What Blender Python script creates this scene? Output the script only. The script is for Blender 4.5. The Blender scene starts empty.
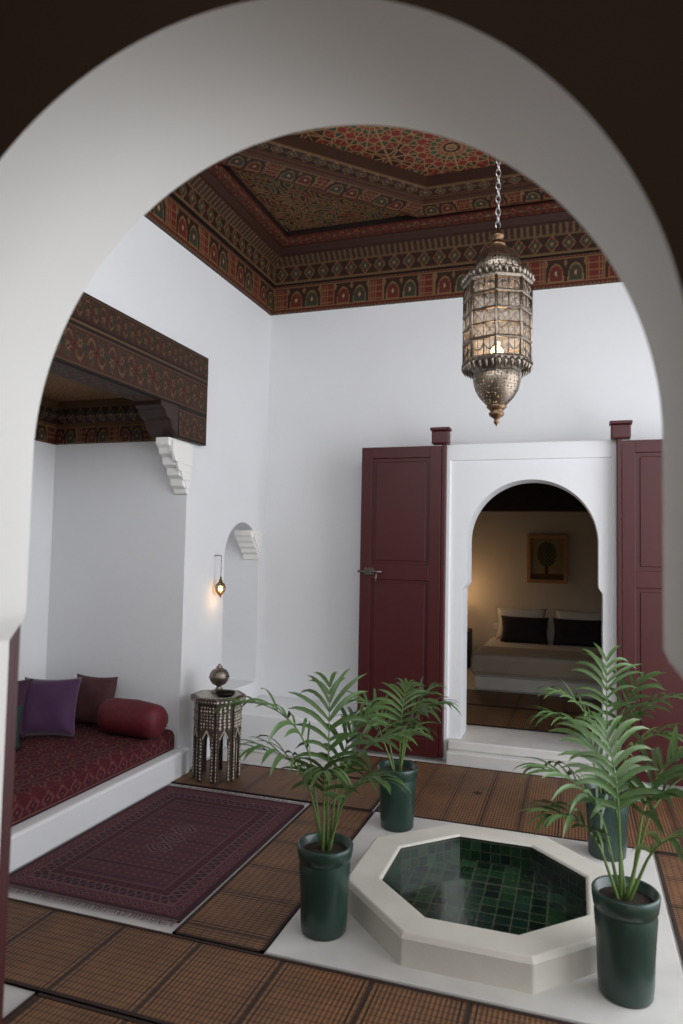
import bpy, bmesh, math, random
import numpy as np
from mathutils import Vector, Matrix, Euler
S=bpy.context.scene
COL=S.collection
def lin(r,g,b):
    f=lambda c:(c/255/12.92) if c/255<=.04045 else ((c/255+.055)/1.055)**2.4
    return (f(r),f(g),f(b))
# ------------------------------------------------------------------ materials
def new_mat(name):
    m=bpy.data.materials.new(name); m.use_nodes=True
    nt=m.node_tree; b=nt.nodes['Principled BSDF']; return m,nt,b
def mat(name,c,rough=.6,metal=0.,var=.12,scale=6.,bump=.0,bscale=60.,emit=None,estr=0.,coat=0.,alpha=1.,trans=0.):
    m,nt,b=new_mat(name); N=nt.nodes; L=nt.links
    tc=N.new('ShaderNodeTexCoord'); no=N.new('ShaderNodeTexNoise'); no.inputs['Scale'].default_value=scale; no.inputs['Detail'].default_value=5
    L.new(tc.outputs['Object'],no.inputs['Vector'])
    mx=N.new('ShaderNodeMix'); mx.data_type='RGBA'
    mx.inputs['A'].default_value=(*[x*(1-var) for x in c],1); mx.inputs['B'].default_value=(*[min(1,x*(1+var)) for x in c],1)
    L.new(no.outputs['Fac'],mx.inputs['Factor']); L.new(mx.outputs['Result'],b.inputs['Base Color'])
    b.inputs['Roughness'].default_value=rough; b.inputs['Metallic'].default_value=metal
    if coat: b.inputs['Coat Weight'].default_value=coat; b.inputs['Coat Roughness'].default_value=.12
    if trans: b.inputs['Transmission Weight'].default_value=trans
    if alpha<1: b.inputs['Alpha'].default_value=alpha
    if emit: b.inputs['Emission Color'].default_value=(*emit,1); b.inputs['Emission Strength'].default_value=estr
    if bump:
        n2=N.new('ShaderNodeTexNoise'); n2.inputs['Scale'].default_value=bscale; n2.inputs['Detail'].default_value=6
        L.new(tc.outputs['Object'],n2.inputs['Vector'])
        bp=N.new('ShaderNodeBump'); bp.inputs['Strength'].default_value=bump; bp.inputs['Distance'].default_value=.01
        L.new(n2.outputs['Fac'],bp.inputs['Height']); L.new(bp.outputs['Normal'],b.inputs['Normal'])
    return m
def mat_vc(name,rough=.6,bump=.2,bscale=150,coat=0):
    m,nt,b=new_mat(name); N=nt.nodes; L=nt.links
    a=N.new('ShaderNodeAttribute'); a.attribute_name='Col'
    tc=N.new('ShaderNodeTexCoord'); no=N.new('ShaderNodeTexNoise'); no.inputs['Scale'].default_value=bscale; no.inputs['Detail'].default_value=4
    L.new(tc.outputs['Object'],no.inputs['Vector'])
    mr=N.new('ShaderNodeMapRange'); mr.inputs['To Min'].default_value=.7; mr.inputs['To Max'].default_value=1.3
    L.new(no.outputs['Fac'],mr.inputs['Value'])
    mu=N.new('ShaderNodeVectorMath'); mu.operation='SCALE'; L.new(a.outputs['Color'],mu.inputs[0]); L.new(mr.outputs['Result'],mu.inputs['Scale'])
    L.new(mu.outputs[0],b.inputs['Base Color']); b.inputs['Roughness'].default_value=rough
    b.inputs['Specular IOR Level'].default_value=.25
    if coat: b.inputs['Coat Weight'].default_value=coat; b.inputs['Specular IOR Level'].default_value=.5
    bp=N.new('ShaderNodeBump'); bp.inputs['Strength'].default_value=bump; bp.inputs['Distance'].default_value=.004
    L.new(no.outputs['Fac'],bp.inputs['Height']); L.new(bp.outputs['Normal'],b.inputs['Normal'])
    return m
PLA=mat('white_plaster',(.785,.79,.80),.75,var=.035,scale=1.6,bump=.12,bscale=25)
PLAW=mat('arch_plaster',(.86,.84,.80),.7,var=.04,scale=2.5,bump=.08,bscale=14)
STONE=mat('pale_stone',(.60,.57,.50),.5,var=.16,scale=5,bump=.1)
STONE2=mat('slab_stone',(.58,.56,.53),.45,var=.16,scale=7,bump=.05)
DARKW=mat('shade_toned_plaster',lin(112,94,82),.85,var=.1)  # brown tone puts the shade of the unlit near side into the colour
RED=mat('maroon_paint',lin(66,9,12),.45,var=.12,scale=9,bump=.06,bscale=30)
WOOD=mat('dark_wood',lin(44,25,17),.5,var=.25,scale=12)
CREAM=mat('bedroom_plaster',(.62,.56,.46),.8,var=.05)
POTG=mat('green_glaze',lin(32,56,48),.33,var=.3,scale=9,coat=.2,bump=.05,bscale=12)
SOIL=mat('soil',lin(40,28,20),.95,var=.4,scale=60,bump=.6)
SILV=mat('tarnished_silver',lin(134,124,114),.35,metal=1.,var=.4,scale=40,bump=.35,bscale=120)
BRASS=mat('old_brass',lin(125,95,60),.38,metal=1.,var=.35,scale=40,bump=.3,bscale=120)
BRONZ=mat('aged_bronze',lin(116,92,70),.38,metal=1.,var=.4,scale=40,bump=.3,bscale=120)
IRON=mat('dark_iron',lin(50,46,44),.45,metal=.9)
VC=mat_vc('painted_wood_pattern',.6,.25,90)
VCR=mat_vc('woven_wool_pattern',.95,.5,260)
VCT=mat_vc('glazed_tile_pattern',.20,.1,40,coat=.35)
# ------------------------------------------------------------------ mesh helpers
def mesh_obj(name,V,F,m=None,smooth=False,parent=None):
    me=bpy.data.meshes.new(name); me.from_pydata([tuple(v) for v in V],[],F); me.update()
    if m: me.materials.append(m)
    if smooth:
        me.polygons.foreach_set('use_smooth',[True]*len(me.polygons))
    o=bpy.data.objects.new(name,me); COL.objects.link(o)
    if parent: o.parent=parent
    return o
def bev(o,w=.01,s=2):
    md=o.modifiers.new('bevel','BEVEL'); md.width=w; md.segments=s; md.limit_method='ANGLE'; md.angle_limit=math.radians(40); return o
def box(name,x0,x1,y0,y1,z0,z1,m,parent=None,b=0):
    V=[(x,y,z) for z in (z0,z1) for y in (y0,y1) for x in (x0,x1)]
    F=[(0,2,3,1),(4,5,7,6),(0,1,5,4),(2,6,7,3),(0,4,6,2),(1,3,7,5)]
    o=mesh_obj(name,V,F,m,parent=parent)
    if b: bev(o,b)
    return o
def prism(name,out,axis,a0,a1,m,parent=None,b=0,smooth=False):
    def P(p,a):
        return {'y':(p[0],a,p[1]),'x':(a,p[0],p[1]),'z':(p[0],p[1],a)}[axis]
    n=len(out); V=[P(p,a0) for p in out]+[P(p,a1) for p in out]
    F=[tuple(range(n)),tuple(range(2*n-1,n-1,-1))]+[(i,(i+1)%n,n+(i+1)%n,n+i) for i in range(n)]
    o=mesh_obj(name,V,F,m,parent=parent)
    bm=bmesh.new(); bm.from_mesh(o.data); bmesh.ops.recalc_face_normals(bm,faces=bm.faces)
    bmesh.ops.triangulate(bm,faces=[f for f in bm.faces if len(f.verts)>4])
    if smooth:
        for f in bm.faces:
            ax={'x':0,'y':1,'z':2}[axis]
            if abs(f.normal[ax])<.5: f.smooth=True
        for e in bm.edges:
            if len(e.link_faces)==2 and e.calc_face_angle(0)>math.radians(25): e.smooth=False
    bm.to_mesh(o.data); bm.free()
    if b: bev(o,b)
    return o
def lathe(name,prof,seg,m,c=(0,0,0),smooth=True,parent=None,flat=False,rot0=0):
    V=[];F=[]
    for r,z in prof:
        for i in range(seg):
            a=2*math.pi*i/seg+rot0; V.append((c[0]+r*math.cos(a),c[1]+r*math.sin(a),c[2]+z))
    for j in range(len(prof)-1):
        for i in range(seg):
            k=(i+1)%seg; F.append((j*seg+i,j*seg+k,(j+1)*seg+k,(j+1)*seg+i))
    return mesh_obj(name,V,F,m,smooth and not flat,parent)
def tube(name,pts,r,m,seg=8,parent=None):
    V=[];F=[]; n=len(pts); pts=[Vector(p) for p in pts]
    rs=r if isinstance(r,(list,tuple)) else [r]*n
    for i,p in enumerate(pts):
        t=(pts[min(i+1,n-1)]-pts[max(i-1,0)]).normalized()
        a=t.orthogonal().normalized() if i==0 else (a-t*a.dot(t)).normalized()
        b=t.cross(a)
        for k in range(seg):
            q=2*math.pi*k/seg; V.append(p+(a*math.cos(q)+b*math.sin(q))*rs[i])
    for i in range(n-1):
        for k in range(seg):
            l=(k+1)%seg; F.append((i*seg+k,i*seg+l,(i+1)*seg+l,(i+1)*seg+k))
    F.append(tuple(range(seg-1,-1,-1))); F.append(tuple((n-1)*seg+k for k in range(seg)))
    return mesh_obj(name,V,F,m,True,parent)
def empty(name,loc=(0,0,0)):
    e=bpy.data.objects.new(name,None); e.empty_display_size=.1; COL.objects.link(e); e.location=loc; return e
def join(name,objs):
    V=[];F=[];MI=[];SM=[];mats=[]
    bpy.context.view_layer.update(); dg=bpy.context.evaluated_depsgraph_get()
    for o in objs:
        ev=o.evaluated_get(dg); me=ev.to_mesh(); off=len(V)
        V+= [tuple(o.matrix_world@v.co) for v in me.vertices]
        lm=[]
        for mm in o.data.materials:
            if mm not in mats: mats.append(mm)
            lm.append(mats.index(mm))
        for p in me.polygons:
            F.append(tuple(off+i for i in p.vertices)); MI.append(lm[p.material_index] if lm else 0); SM.append(p.use_smooth)
        ev.to_mesh_clear()
    me=bpy.data.meshes.new(name); me.from_pydata(V,[],F)
    for mm in mats: me.materials.append(mm)
    me.polygons.foreach_set('material_index',MI); me.polygons.foreach_set('use_smooth',SM); me.update()
    for o in objs:
        d=o.data; bpy.data.objects.remove(o); bpy.data.meshes.remove(d)
    o=bpy.data.objects.new(name,me); COL.objects.link(o); return o
def grid_col(name,P,C,m,parent=None,mask=None,smooth=False,flip=False):
    n,k=P.shape[:2]; V=P.reshape(-1,3)
    idx=np.arange(n*k).reshape(n,k)
    q=np.stack([idx[:-1,:-1],idx[1:,:-1],idx[1:,1:],idx[:-1,1:]],-1)
    if mask is not None: q=q[mask[:-1,:-1]]
    q=q.reshape(-1,4)
    if flip: q=q[:,::-1]
    me=bpy.data.meshes.new(name)
    me.vertices.add(len(V)); me.vertices.foreach_set('co',V.astype(np.float32).ravel())
    me.loops.add(len(q)*4); me.loops.foreach_set('vertex_index',q.astype(np.int32).ravel())
    me.polygons.add(len(q)); me.polygons.foreach_set('loop_start',np.arange(0,len(q)*4,4,dtype=np.int32))
    me.update(calc_edges=True)
    if smooth: me.polygons.foreach_set('use_smooth',[True]*len(q))
    at=me.color_attributes.new('Col','FLOAT_COLOR','POINT')
    cc=np.ones((len(V),4),np.float32); cc[:,:3]=C.reshape(-1,3); at.data.foreach_set('color',cc.ravel())
    me.materials.append(m); me.validate()
    o=bpy.data.objects.new(name,me); COL.objects.link(o)
    if parent: o.parent=parent
    return o
def panel(name,o,u,v,w,h,cell,fn,m,parent=None,mask=None,flip=False):
    nu=max(2,int(w/cell)+1); nv=max(2,int(h/cell)+1)
    U,Vv=np.meshgrid(np.linspace(0,w,nu),np.linspace(0,h,nv),indexing='ij')
    o=np.array(o);u=np.array(u);v=np.array(v)
    P=o+U[...,None]*u+Vv[...,None]*v
    return grid_col(name,P,fn(U,Vv),m,parent,None if mask is None else mask(U,Vv),flip=flip)
def sweep(name,mid,dirv,nrm,half0,tanphi,prof,fn,m,cell=.012,parent=None):
    pts=[]
    for i in range(len(prof)-1):
        a=np.array(prof[i]);b=np.array(prof[i+1]); L=np.linalg.norm(b-a); n=max(1,int(L/cell))
        for k in range(n): pts.append(a+(b-a)*k/n)
    pts.append(np.array(prof[-1])); pts=np.array(pts)
    s=np.concatenate([[0],np.cumsum(np.linalg.norm(np.diff(pts,axis=0),axis=1))])
    nu=int(2*half0/cell)+1
    t=np.linspace(-1,1,nu)
    half=half0-pts[:,0]*tanphi
    U=t[:,None]*half[None,:]; Sx=np.broadcast_to(s[None,:],U.shape)
    mid=np.array(mid);d=np.array(dirv);n=np.array(nrm)
    P=mid+U[...,None]*d+pts[None,:,0,None]*n+np.array([0,0,1.])*pts[None,:,1,None]
    return grid_col(name,P,fn(U,Sx),m,parent)
# ------------------------------------------------------------------ colour functions
def c3(*a): return np.array(lin(*a))
DRED=c3(88,30,23);DBR=c3(44,25,17);OCH=c3(122,92,60);GRN=c3(46,58,44);CRM=c3(146,122,92);BLK=c3(26,17,13);MBR=c3(70,40,26)
def pick(C,m,c):
    C[m]=c; return C
def fill(U,c): C=np.empty(U.shape+(3,)); C[:]=c; return C
def frieze(U,T,p=.17,base=DBR,hc=DRED):
    C=fill(U,base); x=(U/p)%1-.5; k=np.floor(U/p).astype(int)
    sq=(k%3==0)
    arch=.25+.5*np.sqrt(np.clip(1-(x/.40)**2,0,1))
    ins=(abs(x)<.40)&(T<arch)&(T>.12)&~sq
    pick(C,ins,OCH*.8); ins2=(abs(x)<.33)&(T<arch-.07)&(T>.18)&~sq
    pick(C,ins2&(k%3==1),hc); pick(C,ins2&(k%3==2),GRN*.8)
    d=np.hypot(x,(T-.42)*1.0); a=np.arctan2(T-.42,x); pick(C,ins2&(d<.16+.04*np.cos(5*a)),MBR); pick(C,ins2&(d<.07),CRM)
    s=sq&(abs(x)<.42)&(abs(T-.5)<.36); pick(C,s,hc); lnn=(abs(((x*6)%1)-.5)>.40)|(abs(((T*4.5)%1)-.5)>.41); pick(C,s&lnn,OCH*.8)
    pick(C,sq&(abs(abs(x)-.43)<.03)&(abs(T-.5)<.38),OCH*.8)
    x2=((U/p+.5)%1)-.5
    dm=(abs(x2)*1.2+abs(T-.76)<.13)&(abs(x)>.3); pick(C,dm&~ins,OCH*.7)
    pick(C,(T<.1)|(T>.92),DRED*.7); pick(C,((T>.1)&(T<.13))|((T>.89)&(T<.92)),OCH*.8)
    pick(C,((T<.06)|(T>.95))&(((U/.03)%1)<.5),OCH*.6)
    return C
def scroll(U,T,p=.2,base=DRED*.75,g=1.):
    C=fill(U,base); x=(U/p)%1
    w=.5+.28*np.sin(2*np.pi*U/p)
    pick(C,abs(T-w)<.04,OCH*.7*g); w2=.5-.28*np.sin(2*np.pi*U/p); pick(C,abs(T-w2)<.03,GRN*g)
    w3=.5+.33*np.sin(4*np.pi*U/p+1); pick(C,abs(T-w3)<.022,OCH*.5*g)
    for cx,cy,cc in ((.25,.42,OCH*.8),(.75,.58,OCH*.7),(0,.5,GRN),(1,.5,GRN),(.5,.5,DRED)):
        r=np.hypot((x-cx)*1.0,(T-cy)*.9); a=np.arctan2(T-cy,x-cx)
        rr=.09+.03*np.cos(6*a); pick(C,r<rr,cc*g); pick(C,r<.04,BLK)
    pick(C,(T<.07)|(T>.93),BLK); pick(C,((T>.07)&(T<.10))|((T>.90)&(T<.93)),OCH*.6*g)
    return C
def geo(U,T,p=.1):
    C=fill(U,DBR); x=(U/p)%1-.5; y=T-.5
    d=abs(x)+abs(y)
    pick(C,d<.42,OCH*.8); pick(C,d<.35,DRED*.8); pick(C,(abs(x)<.2)&(abs(y)<.2),GRN); pick(C,d<.10,OCH)
    pick(C,(T<.1)|(T>.9),OCH*.5)
    return C
def rosette(X,Y,g=.92,ln=.0062,bg=None):
    k=g/.66
    C=fill(X,DRED)
    best=np.full(X.shape,9.); bx=np.zeros(X.shape);by=np.zeros(X.shape)
    for ox,oy in ((0,0),(.5,.5)):
        cx=(np.round(X/g-ox)+ox)*g; cy=(np.round(Y/g-oy)+oy)*g
        r=np.hypot(X-cx,Y-cy); m=r<best; best[m]=r[m]; bx[m]=(X-cx)[m]; by[m]=(Y-cy)[m]
    th=np.arctan2(by,bx); q=(th/(2*np.pi/16))%1; ph=abs(q-.5)*2; odd=(np.floor(th/(2*np.pi/16)).astype(int)%2==0)
    r=best/k
    cols=[OCH,DBR,DRED,GRN,DRED*.7,DRED*1.2,GRN*.8,DRED,DBR,MBR]
    edges=[.025,.05,.08,.11,.14,.18,.215,.25,.29,.34]; amp=[.006,-.012,.018,-.018,.026,-.03,.034,-.034,.034,-.02]
    prev=np.zeros(X.shape)
    for i,(e,a) in enumerate(zip(edges,amp)):
        b=e+a*(ph-.5)
        mm=(r>=prev)&(r<b); pick(C,mm,cols[i])
        if i%2==0: pick(C,mm&odd,cols[(i+3)%10])
        prev=b
    for i,(e,a) in enumerate(zip(edges,amp)):
        b=e+a*(ph-.5); pick(C,abs(r-b)*k<ln,OCH)
    pick(C,(best*np.sin((1-ph)*np.pi/16)<ln*.8)&(r>.05)&(r<.33),OCH)
    pick(C,(best*np.sin((ph)*np.pi/16)<ln*.7)&(r>.18)&(r<.34),OCH*.8)
    pick(C,(r>.33)&(abs((X+Y)%(g/6))<ln*2),OCH*.8); pick(C,(r>.33)&(abs((X-Y)%(g/6))<ln*2),OCH*.8)
    return C
# ================================================================== ROOM
XL,XR,YB,YA,YN=-2.67,1.91,5.78,1.26,.925
ZC=3.75; CX,CY=-.38,3.40
box('floor',-4.1,2.2,-1.7,5.93,-.12,0,STONE2)
def arch_pts(cx,cz,r,zi,half_r,jamb,zfloor=0,n=72,lip=.05):
    pts=[(cx-jamb,zfloor),(cx-jamb,zi-lip),(cx-jamb+.3*(jamb-half_r),zi-lip*.75),(cx-jamb+.8*(jamb-half_r),zi-lip*.35),(cx-half_r,zi-.004),(cx-half_r,zi+.03)]
    for i in range(n+1):
        a=math.pi*(1-i/n); 
        rx=half_r+(r-half_r)*abs(math.sin(a))
        pts.append((cx+rx*math.cos(a),cz+r*math.sin(a)))
    pts+=[(2*cx-x,z) for x,z in reversed(pts[:6])]
    return pts
A=arch_pts(-.511,1.81,.632,1.455,.647,.69,0,96,.07)
out=[(XL-.3,0)]+A+[(XR+.15,0),(XR+.15,2.95),(XL-.3,2.95)]
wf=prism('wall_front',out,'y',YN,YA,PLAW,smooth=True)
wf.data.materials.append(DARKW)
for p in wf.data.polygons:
    if p.normal.y<-.9: p.material_index=1  # camera-side faces take the shade-coloured material
box('wall_front_upper',XL-.15,XR+.15,YN+.1,YA,3.75,4.62,PLA)  # upper wall and piers leave an invented high opening for fill light
box('wall_front_pier_a',XL-.15,-2.2,YN+.1,YA,2.95,3.75,PLA)
box('wall_front_pier_b',1.45,XR+.15,YN+.1,YA,2.95,3.75,PLA)
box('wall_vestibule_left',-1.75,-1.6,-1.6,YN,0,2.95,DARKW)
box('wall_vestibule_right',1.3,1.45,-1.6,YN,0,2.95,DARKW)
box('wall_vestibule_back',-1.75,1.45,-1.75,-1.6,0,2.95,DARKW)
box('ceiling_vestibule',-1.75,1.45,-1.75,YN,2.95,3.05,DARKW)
box('wall_left_upper',XL-.16,XL,YA,4.42,2.95,4.62,PLA)
ny0,ny1=5.02,5.66
nich=[(4.42,0),(ny0,0),(ny0,1.52)]
cyn,rn=(ny0+ny1)/2,(ny1-ny0)/2
for i in range(1,25):
    a=math.pi*(1-i/25); nich.append((cyn+rn*math.cos(a),1.52+rn*.95*math.sin(a)))
nich+=[(ny1,1.52),(ny1,0),(YB+.15,0),(YB+.15,4.62),(4.42,4.62)]
prism('wall_left',nich,'x',XL-.34,XL,PLA,smooth=True)
box('wall_left_niche_back',XL-.5,XL-.34,4.9,YB+.15,0,2.1,PLA)
box('wall_left_niche_sill',XL-.34,XL,ny0,ny1,0,.44,PLA)
nz=-.10; n1=ny1-.002
nc=[(n1,1.86),(n1-.20,1.86),(n1-.20,1.82),(n1-.17,1.80),(n1-.155,1.77),(n1-.12,1.75),(n1-.11,1.72),(n1-.075,1.70),(n1-.065,1.67),(n1-.03,1.65),(n1-.02,1.61),(n1,1.60)]
nc=[(a,b+nz) for a,b in nc]
parts=[prism('nc',nc,'x',XL-.14,XL+.012,PLAW)]
for i in range(3):
    o=n1-.16+i*.045; q=.003*(i+1); parts.append(prism('nr',[(n1-q,1.845+nz-q),(o,1.845+nz-q),(o,1.80-i*.045+nz),(o+.03,1.765-i*.045+nz),(n1-q,1.755-i*.045+nz)],'x',XL+.004+q,XL+.034-.005*i,PLAW))
join('trim_niche_corbel',parts)
box('wall_left_near',XL-.16,XL,YA,1.75,0,2.95,PLA)
box('wall_alcove_end',-4.0,XL-.34,4.42,4.57,0,2.95,PLA)
box('wall_alcove_back',-4.0,-3.85,1.75,4.42,0,2.95,PLA)
box('wall_alcove_near',-4.0,XL-.16,1.6,1.75,0,2.95,PLA)
box('ceiling_alcove',-4.0,XL-.16,1.6,4.57,2.80,2.95,WOOD)
prism('wall_back',[(XL-.34,0),(-.90,0),(-.90,2.3),(.22,2.3),(.22,0),(XR+.15,0),(XR+.15,4.62),(XL-.34,4.62)],'y',YB,YB+.15,PLA)
BA=arch_pts(-.325,1.675,.50,1.37,.485,.515,.15,64,.05)
prism('trim_door_casing',[(-.97,0),(-.97,2.44),(.28,2.44),(.28,0),(BA[-1][0],0)]+BA[::-1]+[(BA[0][0],0)],'y',5.50,YB,PLA,smooth=True)
prism('trim_door_casing_band',[(-.985,0),(-.985,2.46),(.295,2.46),(.295,0),(.25,0),(.25,2.33),(-.94,2.33),(-.94,0)],'y',5.48,5.53,PLA,b=.006)
prism('wall_right',[(YN,0),(1.5,0),(1.5,3.45),(5.0,3.45),(5.0,0),(YB+.15,0),(YB+.15,4.62),(YN,4.62)],'x',XR,XR+.15,PLA)  # opening is made up, out of view, shaped to let side light in
box('trim_corner_bench',XL,-1.70,5.10,YB,0,.30,PLA,b=.015)
box('door_step',-.93,.27,5.36,5.50,0,.10,STONE2,b=.01)
box('door_sill',-.93,.27,5.43,5.93,.10,.17,STONE2,b=.01)
# ------------------------------------------------------------------ painted ceiling
def cornice_fn(U,s):
    C=fill(U,DBR)
    m=s<.035; C[m]=OCH*.3
    m=(s>=.035)&(s<.285); 
    C[m]=frieze(U,(s-.035)/.25,.15)[m]
    m=(s>=.285)&(s<.33); C[m]=BLK
    m=(s>=.33)&(s<.50); C[m]=geo(U,(s-.33)/.17,.13)[m]
    m=(s>=.50)&(s<.58); C[m]=DBR
    m=(s>=.50)&(s<.58)&(((U/.05)%1)<.4); C[m]=OCH*.45
    m=(s>=.58)&(s<.66); C[m]=MBR*.5
    m=(s>=.66); C[m]=scroll(U,np.clip((s-.66)/.15,0,1),.13)[m]
    return C
prof=[(.0,ZC),(.035,ZC),(.035,4.0),(.08,4.0),(.08,4.17),(.14,4.22),(.14,4.25),(.17,4.30),(.25,4.30),(.25,4.42)]
hx=(XR-XL)/2; mx=(XR+XL)/2; hy=(YB-YA)/2; my=(YB+YA)/2
crn=empty('painted_ceiling')
sweep('cornice_back',(mx,YB,0),(1,0,0),(0,-1,0),hx,1,prof,cornice_fn,VC,.008,crn)
sweep('cornice_left',(XL,my,0),(0,1,0),(1,0,0),hy,1,prof,cornice_fn,VC,.008,crn)
sweep('cornice_right',(XR,my,0),(0,1,0),(-1,0,0),hy,1,prof,cornice_fn,VC,.03,crn)
sweep('cornice_front',(mx,YA,0),(1,0,0),(0,1,0),hx,1,prof,cornice_fn,VC,.03,crn)
AP=2.02; t8=math.tan(math.pi/8)
def ring_fn(U,s):
    C=fill(U,DBR); 
    m=s<.1; C[m]=BLK
    m=(s>=.1)&(s<.31); C[m]=frieze(U,(s-.1)/.21,.13,DBR,DRED*.8)[m]
    m=(s>=.31)&(s<.37); C[m]=MBR*.7
    m=(s>=.37)&(s<.50); C[m]=geo(U,(s-.37)/.13,.11)[m]
    m=(s>=.50); C[m]=MBR*.5
    return C
rp=[(-.02,4.42),(-.02,4.32),(.20,4.32),(.20,4.36),(.32,4.36),(.32,4.47)]
for i in range(8):
    a=i*math.pi/4; n=(-math.cos(a),-math.sin(a),0); d=(-math.sin(a),math.cos(a),0)
    sweep('ceiling_octagon_beam_%d'%i,(CX+AP*math.cos(a),CY+AP*math.sin(a),0),d,n,AP*t8,t8,rp,ring_fn,VC,.009,crn)
def ceil_fn(U,V):
    X=U-hx+mx-CX; Y=V-hy+my-CY
    return rosette(X,Y)*1.15
def cmask_in(U,V):
    X=abs(U-hx+mx-CX); Y=abs(V-hy+my-CY); return (np.maximum(np.maximum(X,Y),(X+Y)/math.sqrt(2))<AP-.25)
panel('ceiling_star_panel',(XL,YA,4.47),(1,0,0),(0,1,0),2*hx,2*hy,.007,ceil_fn,VC,crn,cmask_in,flip=True)
def corner_fn(U,V):
    X=U-hx+mx-CX; Y=V-hy+my-CY
    # gilded panel with scrolling leaf tracery
    a=(X+Y)/math.sqrt(2); b=(X-Y)/math.sqrt(2)
    C=fill(U,OCH*.72)
    f=np.sin(a*30+2.2*np.sin(b*22))*np.sin(b*30+2.2*np.sin(a*22))
    pick(C,abs(f)<.16,DBR); pick(C,f>.72,DRED*.9); pick(C,f<-.72,GRN*.9)
    e=np.maximum(np.maximum(abs(X),abs(Y)),(abs(X)+abs(Y))/math.sqrt(2))
    pick(C,e<AP+.03,DBR)
    return C
def cmask_out(U,V):
    X=abs(U-hx+mx-CX); Y=abs(V-hy+my-CY); return (np.maximum(np.maximum(X,Y),(X+Y)/math.sqrt(2))>AP-.06)
panel('ceiling_corner_panel',(XL,YA,4.40),(1,0,0),(0,1,0),2*hx,2*hy,.008,corner_fn,VC,crn,cmask_out,flip=True)
box('ceiling',XL-.16,XR+.15,YN,YB+.15,4.50,4.62,WOOD)
# ------------------------------------------------------------------ alcove beam
beam=empty('alcove_lintel_beam')
BE=4.58
box('beam_core',XL-.16,XL+.05,1.5,BE,2.58,3.02,WOOD,beam)
drop=[(3.98,2.60),(3.98,2.55),(4.03,2.53),(4.05,2.49),(4.10,2.47),(4.12,2.42),(4.17,2.39),(4.20,2.36),(BE,2.36),(BE,2.60)]
prism('beam_end_block',drop,'x',XL-.16,XL+.05,WOOD,beam)
MB=c3(58,32,24)
def beam_fn(U,V):
    C=fill(U,DBR*.8)
    m=V<.25; C[m]=scroll(U,V/.25,.19,MB,.75)[m]
    m=(V>=.25)&(V<.265); C[m]=OCH*.5
    m=(V>=.265); C[m]=scroll(U,np.clip((V-.265)/.175,0,1),.14,MB*.8,.7)[m]
    return C
panel('beam_face',(XL+.053,1.5,2.58),(0,1,0),(0,0,1),BE-1.5,.44,.007,beam_fn,VC,beam)
panel('beam_end_face',(XL+.053,4.2,2.362),(0,1,0),(0,0,1),BE-4.2,.218,.007,lambda U,V:scroll(U+.03,V/.218,.19,MB,.75),VC,beam)
panel('beam_soffit',(XL-.16,1.5,2.577),(1,0,0),(0,1,0),.21,2.48,.01,lambda U,V:scroll(V,U/.21,.15,MB,.8),VC,beam)
alc=empty('alcove_painted_ceiling')
def alc_c(U,s):
    C=frieze(U,np.clip(s/.17,0,1),.10,DBR,DRED*.8); m=s>.17; C[m]=geo(U,np.clip((s-.17)/.16,0,1),.09)[m]*.8; return C
ap=[(0,2.38),(.03,2.38),(.03,2.54),(.08,2.58),(.08,2.70)]
sweep('alcove_cornice_end',(-3.34,4.42,0),(1,0,0),(0,-1,0),.52,0,ap,alc_c,VC,.009,alc)
sweep('alcove_cornice_back',(-3.85,3.08,0),(0,1,0),(1,0,0),1.33,0,ap,alc_c,VC,.011,alc)
panel('alcove_ceiling_panel',(-3.85,1.75,2.70),(1,0,0),(0,1,0),1.03,2.67,.008,lambda U,V:rosette(U,V,.4,.006)*.8+OCH*.3,VC,alc,flip=True)
cb=[(4.42,2.36),(4.14,2.36),(4.14,2.31),(4.17,2.29),(4.18,2.25),(4.22,2.23),(4.23,2.18),(4.28,2.16),(4.29,2.11),(4.33,2.09),(4.34,2.04),(4.38,2.02),(4.39,1.99),(4.42,1.98)]
parts=[prism('corbel_a',cb,'x',XL-.09,XL+.015,PLAW,b=.006)]
for i in range(4):
    parts.append(prism('corbel_r%d'%i,[(4.42,2.34),(4.16+i*.065,2.34),(4.16+i*.065,2.26-i*.06),(4.20+i*.06,2.20-i*.06),(4.42,2.18-i*.05)],'x',XL+.015,XL+.04-.005*i,PLAW,b=.004))
join('trim_plaster_corbel',parts)
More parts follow.
